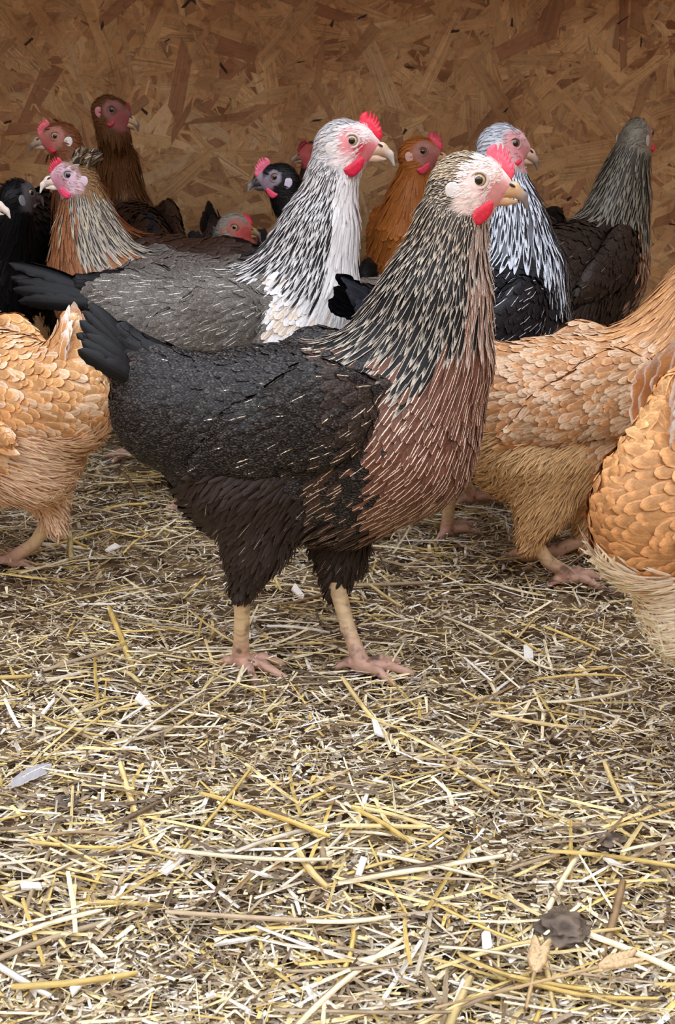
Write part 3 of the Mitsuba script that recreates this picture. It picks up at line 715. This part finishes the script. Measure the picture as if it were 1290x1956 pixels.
# plumage colours: every function returns the look of each feather from where it grows
def look(c, base, edge=None, shaft=None, ew=0.0, sw=0.0, pep=.12, jit=.12):
    n = c['n']; f = lambda x: np.broadcast_to(lin(x) if np.ndim(x) == 1 or isinstance(x, tuple) else x, (n, 3)).copy()
    b = f(base); j = c['rng'].uniform(1 - jit, 1 + jit, (n, 1))
    g = lambda x: np.broadcast_to(np.asarray(x, float), (n,)).copy()
    return dict(base=b * j, edge=(f(edge) if edge is not None else b.copy()) * j, shaft=f(shaft) if shaft is not None else b.copy(), ew=g(ew), sw=g(sw), pep=g(pep))
def put(o, m, q):
    for k in o:
        mm = m if o[k].ndim == 1 else m[:, None]
        o[k] = np.where(mm, q[k], o[k])
    return o
def blend(o, w, q):
    m = o and (np.asarray(w))
    for k in o: o[k] = o[k] * (1 - (m if o[k].ndim == 1 else m[:, None])) + q[k] * (m if o[k].ndim == 1 else m[:, None])
    return o
def chance(c, p): return c['rng'].random(c['n']) < p
def in_(c, *r): return np.isin(c['rg'], r) & (not c['wing'])

def col_main(c):
    X, Z, N, t = c['P'][:, 0], c['P'][:, 2], c['N'], c['t']
    o = look(c, (37, 33, 32), (45, 41, 39), (180, 166, 150), .25, 0, .72)
    st = chance(c, .09 if c['wing'] else .035); o['sw'] = np.where(st & (X > -.09), .11, 0)
    o = put(o, in_(c, 'tail'), look(c, (17, 17, 19), (23, 23, 26), (30, 30, 33), .2, .06, .4))
    o = put(o, in_(c, 'thigh', 'belly'), look(c, (46, 36, 32), (56, 45, 40), (160, 140, 124), .2, np.where(chance(c, .06), .2, 0), .1))
    front = smooth01(.045, .085, X + .35 * (c['rng'].random(c['n']) - .5) * .06) * (0 if c['wing'] else 1)
    br = look(c, (100, 64, 49), (124, 90, 74), (222, 202, 184), .16, .13, .18)
    low = smooth01(.20, .13, Z)[:, None]
    br['base'] = br['base'] * (1 - low) + lin(112, 82, 60) * low
    o = put(o, in_(c, 'body', 'breast', 'belly') & (c['rng'].random(c['n']) < front) & (Z < .33), br)
    if c['wing']: o = put(o, chance(c, smooth01(.015, .06, X) * .75), look(c, (50, 41, 36), (62, 50, 44), (200, 180, 158), .2, np.where(chance(c, .4), .12, 0), .5))
    mid = in_(c, 'body', 'belly') & (X > .02) & (X < .06) & chance(c, .6)
    o = put(o, mid, look(c, (62, 46, 38), (80, 60, 50), (200, 180, 160), .2, .12, .3))
    hk = look(c, (11, 11, 13), (184, 174, 160), (30, 28, 30), .26, 0, .1)
    up = np.clip(smooth01(.45, .95, t), 0, 1)
    hk['edge'] = hk['edge'] * (1 - up[:, None]) + lin(186, 172, 152) * up[:, None]
    hk['base'] = hk['base'] * (1 - up[:, None]) + lin(46, 38, 32) * up[:, None]; hk['ew'] = hk['ew'] + .10 * up
    o = put(o, in_(c, 'neck', 'cape'), hk)
    thr = in_(c, 'neck') & (N[:, 0] > .45)
    fr2 = look(c, (120, 86, 70), (176, 156, 142), (222, 204, 190), .3, .13, .15)
    fr2['base'] = np.where((t > .55)[:, None], lin(132, 116, 106), fr2['base'])
    o = put(o, thr & (chance(c, .85)), fr2)
    o = put(o, in_(c, 'neck', 'breast') & (N[:, 0] > .1) & (t < .25) & (X > .075), br)
    crown = (np.linalg.norm(c['Q'], axis=1) < .034) & (c['Q'][:, 2] > .004)
    o = put(o, crown, look(c, (116, 92, 66), (210, 196, 172), (90, 70, 50), .35, .2, .1))
    o = put(o, crown & (c['Q'][:, 0] > .004), look(c, (226, 222, 214), (240, 238, 232), (200, 196, 190), .2, 0, .1))
    return o
def silver(hk_base=(20, 19, 22), hk_edge=(214, 212, 212), ew=.4, pale_top=.5, body=(84, 79, 75), body_edge=(106, 101, 96), streak=.3, breast=(222, 220, 220), tint=None, shaft=(232, 228, 222), ew_top=.5, breast_x=.07):
    def f(c):
        X, Z, N, t = c['P'][:, 0], c['P'][:, 2], c['N'], c['t']
        o = look(c, body, body_edge, shaft, .2, 0, .35)
        o['sw'] = np.where(chance(c, streak), .12, 0)
        o = put(o, in_(c, 'tail'), look(c, (17, 17, 19), (26, 26, 29), (36, 36, 40), .2, .05, .4))
        b = look(c, breast, tuple(min(255, x + 14) for x in breast), (244, 242, 238), .2, .1, .08)
        if tint is not None: b = put(b, chance(c, .42) & (Z < .31) & (X > .04), look(c, tint, tuple(min(255, x + 20) for x in tint), (240, 232, 222), .25, .12, .1))
        fr = smooth01(breast_x - .02, breast_x + .02, X) * (0 if c['wing'] else 1)
        o = put(o, in_(c, 'body', 'breast', 'belly') & (c['rng'].random(c['n']) < fr), b)
        up = smooth01(pale_top, 1.0, t)
        hk = look(c, hk_base, hk_edge, hk_edge, ew, 0, .08)
        hk['ew'] = ew + (ew_top - ew) * up + .25 * up
        o = put(o, in_(c, 'neck', 'cape'), hk)
        o = put(o, in_(c, 'neck') & (N[:, 0] > .35), look(c, breast, tuple(min(255, x + 14) for x in breast), (240, 238, 236), .2, .06, .08))
        crown = np.linalg.norm(c['Q'], axis=1) < .032
        o = put(o, crown, look(c, tuple(int(x * .9) for x in hk_edge), hk_edge, hk_base, .3, np.where(chance(c, .3), .3, 0), .1))
        return o
    return f
def plain(neck, body, edge=None, breast=None, tail=(26, 26, 29), shaft=None, sw=0.0, jit=.15, thigh=None, hk_edge=None, hk_ew=.3, ew=.25, pep=.15, wing=None):
    lt = lambda x, k=1.18: tuple(min(250, int(y * k) + 4) for y in x)
    def f(c):
        X, Z, N, t = c['P'][:, 0], c['P'][:, 2], c['N'], c['t']
        o = look(c, body, edge or lt(body), shaft or lt(body, 1.4), ew, 0, pep, jit)
        if sw: o['sw'] = np.where(chance(c, sw), .16, 0)
        if c['wing'] and wing is not None: o = put(o, chance(c, .75), look(c, wing, lt(wing), lt(wing, 1.2), .3, 0, pep, jit))
        o = put(o, in_(c, 'tail'), look(c, tail, lt(tail), lt(tail), .2, .05, .2))
        if thigh is not None: o = put(o, in_(c, 'thigh', 'belly'), look(c, thigh, lt(thigh, 1.1), lt(thigh, 1.15), .3, 0, .1, jit))
        o = put(o, in_(c, 'neck', 'cape'), look(c, neck, hk_edge or lt(neck), lt(neck, 1.1), hk_ew, 0, .1, jit))
        b = breast or body
        o = put(o, in_(c, 'breast') | (in_(c, 'neck') & (N[:, 0] > .4)), look(c, b, lt(b), lt(b), .25, .06, .1, jit))
        return o
    return f
def col_crested(c):
    X, Z, N, t = c['P'][:, 0], c['P'][:, 2], c['N'], c['t']
    o = look(c, (92, 85, 80), (112, 104, 98), (150, 140, 130), .3, np.where(chance(c, .1), .15, 0), .35)
    rust = look(c, (146, 92, 58), (168, 114, 78), (190, 140, 100), .25, .1, .15)
    rust['base'] = np.where((chance(c, .3))[:, None], lin(112, 70, 44), rust['base'])
    o = put(o, in_(c, 'breast', 'body') & (X > .04), rust)
    hk = look(c, (58, 52, 48), (196, 184, 160), (60, 56, 52), .52, .12, .1, .2)
    hk['edge'] = np.where(chance(c, .45)[:, None], lin(176, 168, 156), hk['edge'])
    o = put(o, in_(c, 'neck', 'cape'), hk)
    o = put(o, in_(c, 'neck') & (N[:, 0] > .16 - .1 * (t < .3)) & chance(c, .85), rust)
    o = put(o, (np.linalg.norm(c['Q'], axis=1) < .034) | (in_(c, 'neck') & (t > .8)), look(c, (120, 86, 56), (168, 132, 90), (90, 70, 50), .35, 0, .1))
    o = put(o, in_(c, 'tail'), look(c, (40, 37, 36), (60, 56, 54), (60, 56, 54), .2, 0, .2))
    return o
DARK_T = ((13, 13, 15), (20, 20, 23), (28, 28, 31))
BLACKC = plain((13, 13, 15), (17, 16, 17), edge=(24, 23, 25), hk_edge=(24, 24, 28), tail=(13, 13, 15))
def mottled(base, pale, p=.5, breast=None, thigh=(214, 172, 118), neck=(206, 142, 84)):
    f0 = plain(neck, base, breast=breast, tail=base, thigh=thigh, hk_edge=tuple(min(250, x + 34) for x in neck), hk_ew=.3, jit=.2)
    def f(c):
        o = f0(c); m = chance(c, p) & (in_(c, 'rump', 'body', 'tail', 'breast') | c['wing'])
        q = look(c, tuple((a + b) / 2 for a, b in zip(base, pale)), pale, pale, .3, .2, .12, .14)
        return put(o, m, q)
    return f

hen('hen', dict(at=(X0, MAIN_Y), yaw=0, res=.0026, dens=1.25, singles=300, bristle=[(244, 238, 232), (236, 222, 214), (250, 246, 240)], bristle_n=2600, face=(240, 216, 208), face_red=(214, 96, 104), red=.75,
    comb_tone=(240, 92, 112), wattle_tone=(205, 42, 62), tail_tone=((15, 15, 17), (20, 20, 23), (26, 26, 29)), tail_n=26, tail_len=.075, tail_fan=.42, tail_up=.22, tail_spread=.16, tail_w=.0155, feet=MAIN_FEET, beak=(206, 168, 128), beak_tip=(120, 116, 114), flight_tone=((34, 29, 27), (58, 47, 40), (48, 41, 36)), seed=1),
    col_main, 'foremost hen standing side on, black backed with grey laced neck and rusty streaked breast')
hen('hen', dict(at=(-.134, 1.3), fs=.88, yaw=-8, s=.985, hs=1.12, res=.0034, dens=.9, singles=250, head=(660, 272, 1.285), hyaw=0, bristle=[(248, 246, 244), (240, 232, 230)], face=(240, 226, 224), face_red=(222, 66, 84), eye_red=.7, red=.95,
    comb_tone=(226, 46, 72), wattle_tone=(206, 36, 66), tail_tone=DARK_T, tail_up=-.42, tail_len=.115, iris=(196, 172, 132), beak=(214, 186, 160), beak_tip=(196, 190, 188), seed=2),
    silver(tint=(214, 196, 178), body=(100, 95, 90), body_edge=(118, 113, 107), streak=.3, shaft=(214, 208, 200)), 'white necked silver hen with bright red comb, directly behind the foremost hen')
hen('hen', dict(at=(-.21, 1.5), yaw=180, s=.94, res=.004, dens=.75, head=(143, 336, 1.5), hyaw=184, crest=[(150, 132, 108), (190, 176, 152), (88, 74, 62), (60, 54, 52), (120, 92, 62)], face=(216, 186, 200), face_red=(230, 110, 140), red=.5, bristle=[(196, 150, 130), (214, 190, 196)], bristle_n=500, comb=.85,
    comb_tone=(214, 70, 92), wattle=.8, wattle_tone=(226, 70, 110), tail_tone=((50, 46, 44), (70, 66, 62), (80, 76, 72)), lobe_tone=(226, 206, 220), iris=(150, 150, 156), beak=(240, 228, 216), beak_tip=(246, 240, 232), seed=3),
    col_crested, 'crested hen with speckled cream neck and rusty breast, facing left with an ivory beak')
hen('hen', dict(at=(-.248, 1.69), yaw=180, s=.92, dens=.5, fs=1.2, head=(116, 262, 1.68), hyaw=185, tail_up=-.6, face_r=.0165, face=(170, 116, 104), comb=.9, comb_tone=(224, 110, 124), wattle=.5, tail_tone=DARK_T, beak=(170, 150, 130), seed=4),
    plain((112, 66, 38), (64, 44, 34), breast=(96, 58, 36)), 'rusty brown hen facing left, its pink comb showing above the crested hen')
hen('hen', dict(at=(-.31, 1.87), yaw=110, s=1.0, dens=.5, fs=1.2, head=(212, 210, 1.86), hyaw=-5, hpitch=14, tail_up=-.6, face=(142, 94, 88), face_red=(160, 70, 78), face_r=.0165, comb=.55, comb_tone=(150, 54, 62), wattle=.55, wattle_tone=(190, 60, 80), lobe_tone=(196, 130, 136), tail_tone=((44, 30, 24), (54, 38, 30), (60, 42, 34)), iris=(110, 96, 86), beak=(196, 164, 130), seed=5),
    plain((88, 54, 30), (56, 38, 28), breast=(76, 44, 26), hk_edge=(112, 76, 42)), 'dark brown hen with its head highest of all, at the back on the left')
hen('hen', dict(at=(-.005, 1.675), yaw=264, s=.82, hs=1.1, dens=.5, fs=1.2, head=(534, 340, 1.58), hyaw=180, face=(150, 142, 156), face_red=(190, 150, 170), red=.2, face_r=.0105, comb=1.05, comb_tone=(236, 120, 148), wattle=.8, wattle_tone=(220, 70, 100), lobe_tone=(206, 196, 216), tail_tone=DARK_T, iris=(140, 116, 92), beak=(70, 68, 72), beak_tip=(140, 138, 140), seed=6),
    BLACKC, 'black hen with a pale pink comb facing left, behind the white necked hen')
hen('hen', dict(at=(-.17, 1.87), yaw=-75, s=.86, dens=.5, fs=1.2, head=(448, 434, 1.76), hyaw=-12, face_r=.0165, face=(176, 110, 96), face_red=(200, 60, 64), red=.8, comb=.8, comb_tone=(196, 50, 66), wattle=.9, lobe_tone=(170, 120, 100), tail_tone=DARK_T, beak=(160, 126, 80), seed=7),
    silver(hk_base=(70, 68, 64), hk_edge=(168, 162, 150), body=(34, 32, 33), body_edge=(46, 44, 44), breast=(40, 38, 38), streak=.05), 'small grey headed hen with its head low, far back between brown and black hens')
hen('hen', dict(at=(-.03, 1.925), yaw=-95, s=.82, dens=.4, fs=1.3, head=(600, 292, 1.83), hyaw=205, face=(150, 70, 62), comb=.8, comb_tone=(130, 30, 40), wattle=.7, lobe_tone=(150, 80, 76), tail_tone=DARK_T, beak=(130, 100, 80), seed=8),
    plain((50, 32, 26), (44, 32, 28)), 'hen hidden behind the white neck, part of its dark red face showing')
hen('hen', dict(at=(.125, 1.87), yaw=-106, s=.98, dens=.55, fs=1.15, head=(800, 291, 1.74), hyaw=-4, face=(166, 116, 106), face_red=(180, 86, 84), red=.5, face_r=.0165, comb=1.0, comb_tone=(206, 62, 82), wattle=.95, wattle_tone=(206, 60, 84), lobe_tone=(214, 170, 160), tail_tone=((120, 68, 30), (140, 84, 40), (150, 96, 50)), iris=(120, 90, 70), beak=(200, 160, 118), beak_tip=(210, 180, 140), seed=9),
    plain((154, 88, 34), (150, 86, 36), breast=(158, 94, 42), hk_edge=(180, 112, 50)), 'ginger hen with a red comb, between the white neck and the foremost hen')
hen('hen', dict(at=(.132, 1.255), yaw=42, s=1.0, res=.0038, dens=.8, head=(962, 275, 1.37), hyaw=14, hpitch=10, face=(200, 158, 158), face_red=(206, 84, 100), bristle=[(220, 214, 216), (190, 160, 160)], bristle_n=500, eye_red=.8, red=.45, comb=.35, comb_tone=(206, 150, 150), wattle=.45, wattle_tone=(196, 40, 70), tail_tone=((22, 24, 32), (34, 38, 48), (40, 44, 52)), tail_len=.075, tail_up=-.08, iris=(110, 90, 70), beak=(196, 168, 150), beak_tip=(120, 108, 100), seed=10),
    silver(hk_base=(20, 21, 25), hk_edge=(200, 206, 216), ew=.42, body=(28, 27, 30), body_edge=(38, 37, 40), breast=(34, 33, 36), streak=.35, shaft=(190, 190, 192), breast_x=.09), 'silver grey hen with striped neck and black body, head just above the foremost head')
hen('hen', dict(at=(.308, 1.605), yaw=48, s=1.02, dens=.6, fs=1.1, head=(1218, 258, 1.66), hyaw=58, face=(150, 110, 100), comb=.5, comb_tone=(190, 110, 100), wattle=.5, lobe_tone=(190, 184, 176), tail_tone=DARK_T, tail_up=.1, seed=11),
    silver(hk_base=(18, 17, 17), hk_edge=(132, 127, 114), ew=.19, pale_top=1.3, ew_top=.22, body=(50, 40, 34), body_edge=(60, 49, 43), breast=(110, 74, 48), streak=.06, shaft=(130, 116, 104)), 'dark laced hen with dark brown wings at the right, turned away from the camera')
hen('hen', dict(at=(.265, 1.80), yaw=96, s=1.0, dens=.4, fs=1.3, hpos=(.22, 0, .14), hpitch=60, face=(120, 80, 76), comb=.6, wattle=.5, tail_tone=DARK_T, tail_up=-.4, seed=12),
    BLACKC, 'black hen with its head down, behind the dark laced hen on the right')
hen('hen', dict(at=(.225, 1.115), lift=-.034, fs=.82, yaw=3, tail_up=-.5, s=1.0, res=.004, dens=.8, head=(1420, 420, 1.115), fluff=1, tail_tone=((206, 150, 96), (226, 190, 150), (220, 180, 140)), flight_tone=((176, 116, 64), (206, 160, 110), (200, 150, 100)), seed=13, feet=[(.0, -.026, .044, .1), (-.03, .03, .044)]),
    mottled((172, 126, 86), (208, 178, 148), .5, breast=(176, 132, 92), thigh=(196, 160, 114), neck=(180, 130, 84)), 'buff hen with pale mottled wing, standing behind the breast of the foremost hen')
hen('hen', dict(at=(.296, .74), lift=-.012, yaw=26, s=1.08, res=.0034, dens=.9, fluff=1, tail_up=.95, tail_n=6, tail_tone=((206, 156, 104), (232, 222, 210), (226, 214, 198), .22), tail_len=.075, tail_w=.026, flight_tone=((206, 140, 76), (236, 220, 200), (230, 210, 190)), seed=14, feet=[(.02, -.026, .012), (.06, .024, .012)]),
    plain((178, 132, 88), (174, 126, 80), breast=(188, 142, 98), tail=(198, 150, 100), thigh=(244, 226, 206), jit=.1, ew=.3), 'nearest buff hen at the right edge, its fluffy rear towards the camera')
hen('hen', dict(at=(-.33, 1.10), lift=-.024, yaw=150, s=1.0, res=.0034, dens=.9, fluff=1, tail_up=.7, tail_n=8, tail_spread=.1, tail_tone=((214, 160, 106), (246, 238, 230), (240, 230, 220), .25), tail_len=.062, tail_w=.014, flight_tone=((220, 168, 112), (240, 216, 186), (236, 210, 180)), seed=15, feet=[(.015, -.026, .034), (.055, .024, .034)]),
    mottled((194, 146, 98), (228, 198, 166), .35, thigh=(226, 198, 168), neck=(200, 142, 94)), 'buff hen at the left edge with raised white tipped tail, seen from behind')
hen('hen', dict(at=(.085, 1.49), yaw=0, s=.85, dens=.6, fs=1.1, hpos=(.165, 0, .16), hpitch=50, face=(200, 150, 150), comb=.7, wattle=.6, tail_tone=DARK_T, tail_up=-.3, seed=16),
    silver(body=(112, 100, 92), body_edge=(140, 130, 122), breast=(120, 96, 80), streak=.3), 'grey brown hen with only its streaked back showing, behind the neck of the foremost hen')
hen('hen', dict(at=(-.60, 1.43), yaw=0, s=1.0, dens=.4, fs=1.3, head=(-58, 384, 1.43), hyaw=0, face=(210, 160, 160), comb=.8, wattle=.5, tail_tone=DARK_T, beak=(240, 226, 210), beak_tip=(244, 234, 222), seed=17),
    BLACKC, 'black hen at the left edge of which only an ivory beak comes into view')
hen('hen', dict(at=(-.56, 1.61), yaw=15, s=.97, dens=.45, fs=1.2, head=(36, 372, 1.6), hyaw=60, face=(96, 90, 94), red=.1, comb=.3, comb_tone=(60, 54, 58), wattle=.3, wattle_tone=(90, 80, 80), lobe_tone=(150, 156, 160), tail_tone=DARK_T, beak=(90, 88, 90), seed=18),
    BLACKC, 'black hen with a raised black head at the left edge, beside the crested hen')
hen('hen', dict(at=(-.475, 1.89), yaw=95, s=1.0, dens=.4, fs=1.3, hpos=(.22, 0, .14), hpitch=60, face=(120, 80, 76), comb=.6, wattle=.5, tail_tone=DARK_T, tail_up=-.4, seed=19),
    BLACKC, 'black hen with its back to the camera, farthest at the left by the wall')

p0, p1 = at_z(20, 1500, .014), at_z(98, 1455, .016)
lf = key_for('loose_feather'); labels[lf] = {'label': 'moulted grey feather lying on the straw at the left edge', 'category': 'feather'}
blade('vane', p0, p1, .013, np.array([0, -.4, 1]), lf, ((150, 146, 148), (176, 172, 174), (210, 206, 204)), lambda P: P, np.random.default_rng(5), bow=.002)
# alike labels on the floor: say which one, counted from the left of the photograph
same = {}
for k in scene:
    if k in labels and k.startswith(('straw_stalk', 'wood_chip')): same.setdefault(labels[k]['label'], []).append(k)
order = ['leftmost', 'second', 'third', 'fourth', 'fifth', 'sixth', 'seventh', 'eighth', 'ninth', 'tenth', 'eleventh', 'twelfth']
for lb, ks in same.items():
    if len(ks) < 2: continue
    def across(k):
        c = meshkit.WRITTEN[scene[k]['filename']][0].mean(0); return c[0] / (c[1] * CP + (CAM_H - c[2]) * SP)
    ks = sorted(ks, key=across)
    for n_, k in enumerate(ks):
        labels[k]['label'] = lb + (', leftmost' if n_ == 0 else ', rightmost' if n_ == len(ks) - 1 else f', {order[n_]} from left' if len(lb.split()) < 14 else f', {order[n_]}')
FT.close(); ST.close(); WT.close()
print('feathers', FT.count, 'straw', ST.count, 'entries', len(scene))
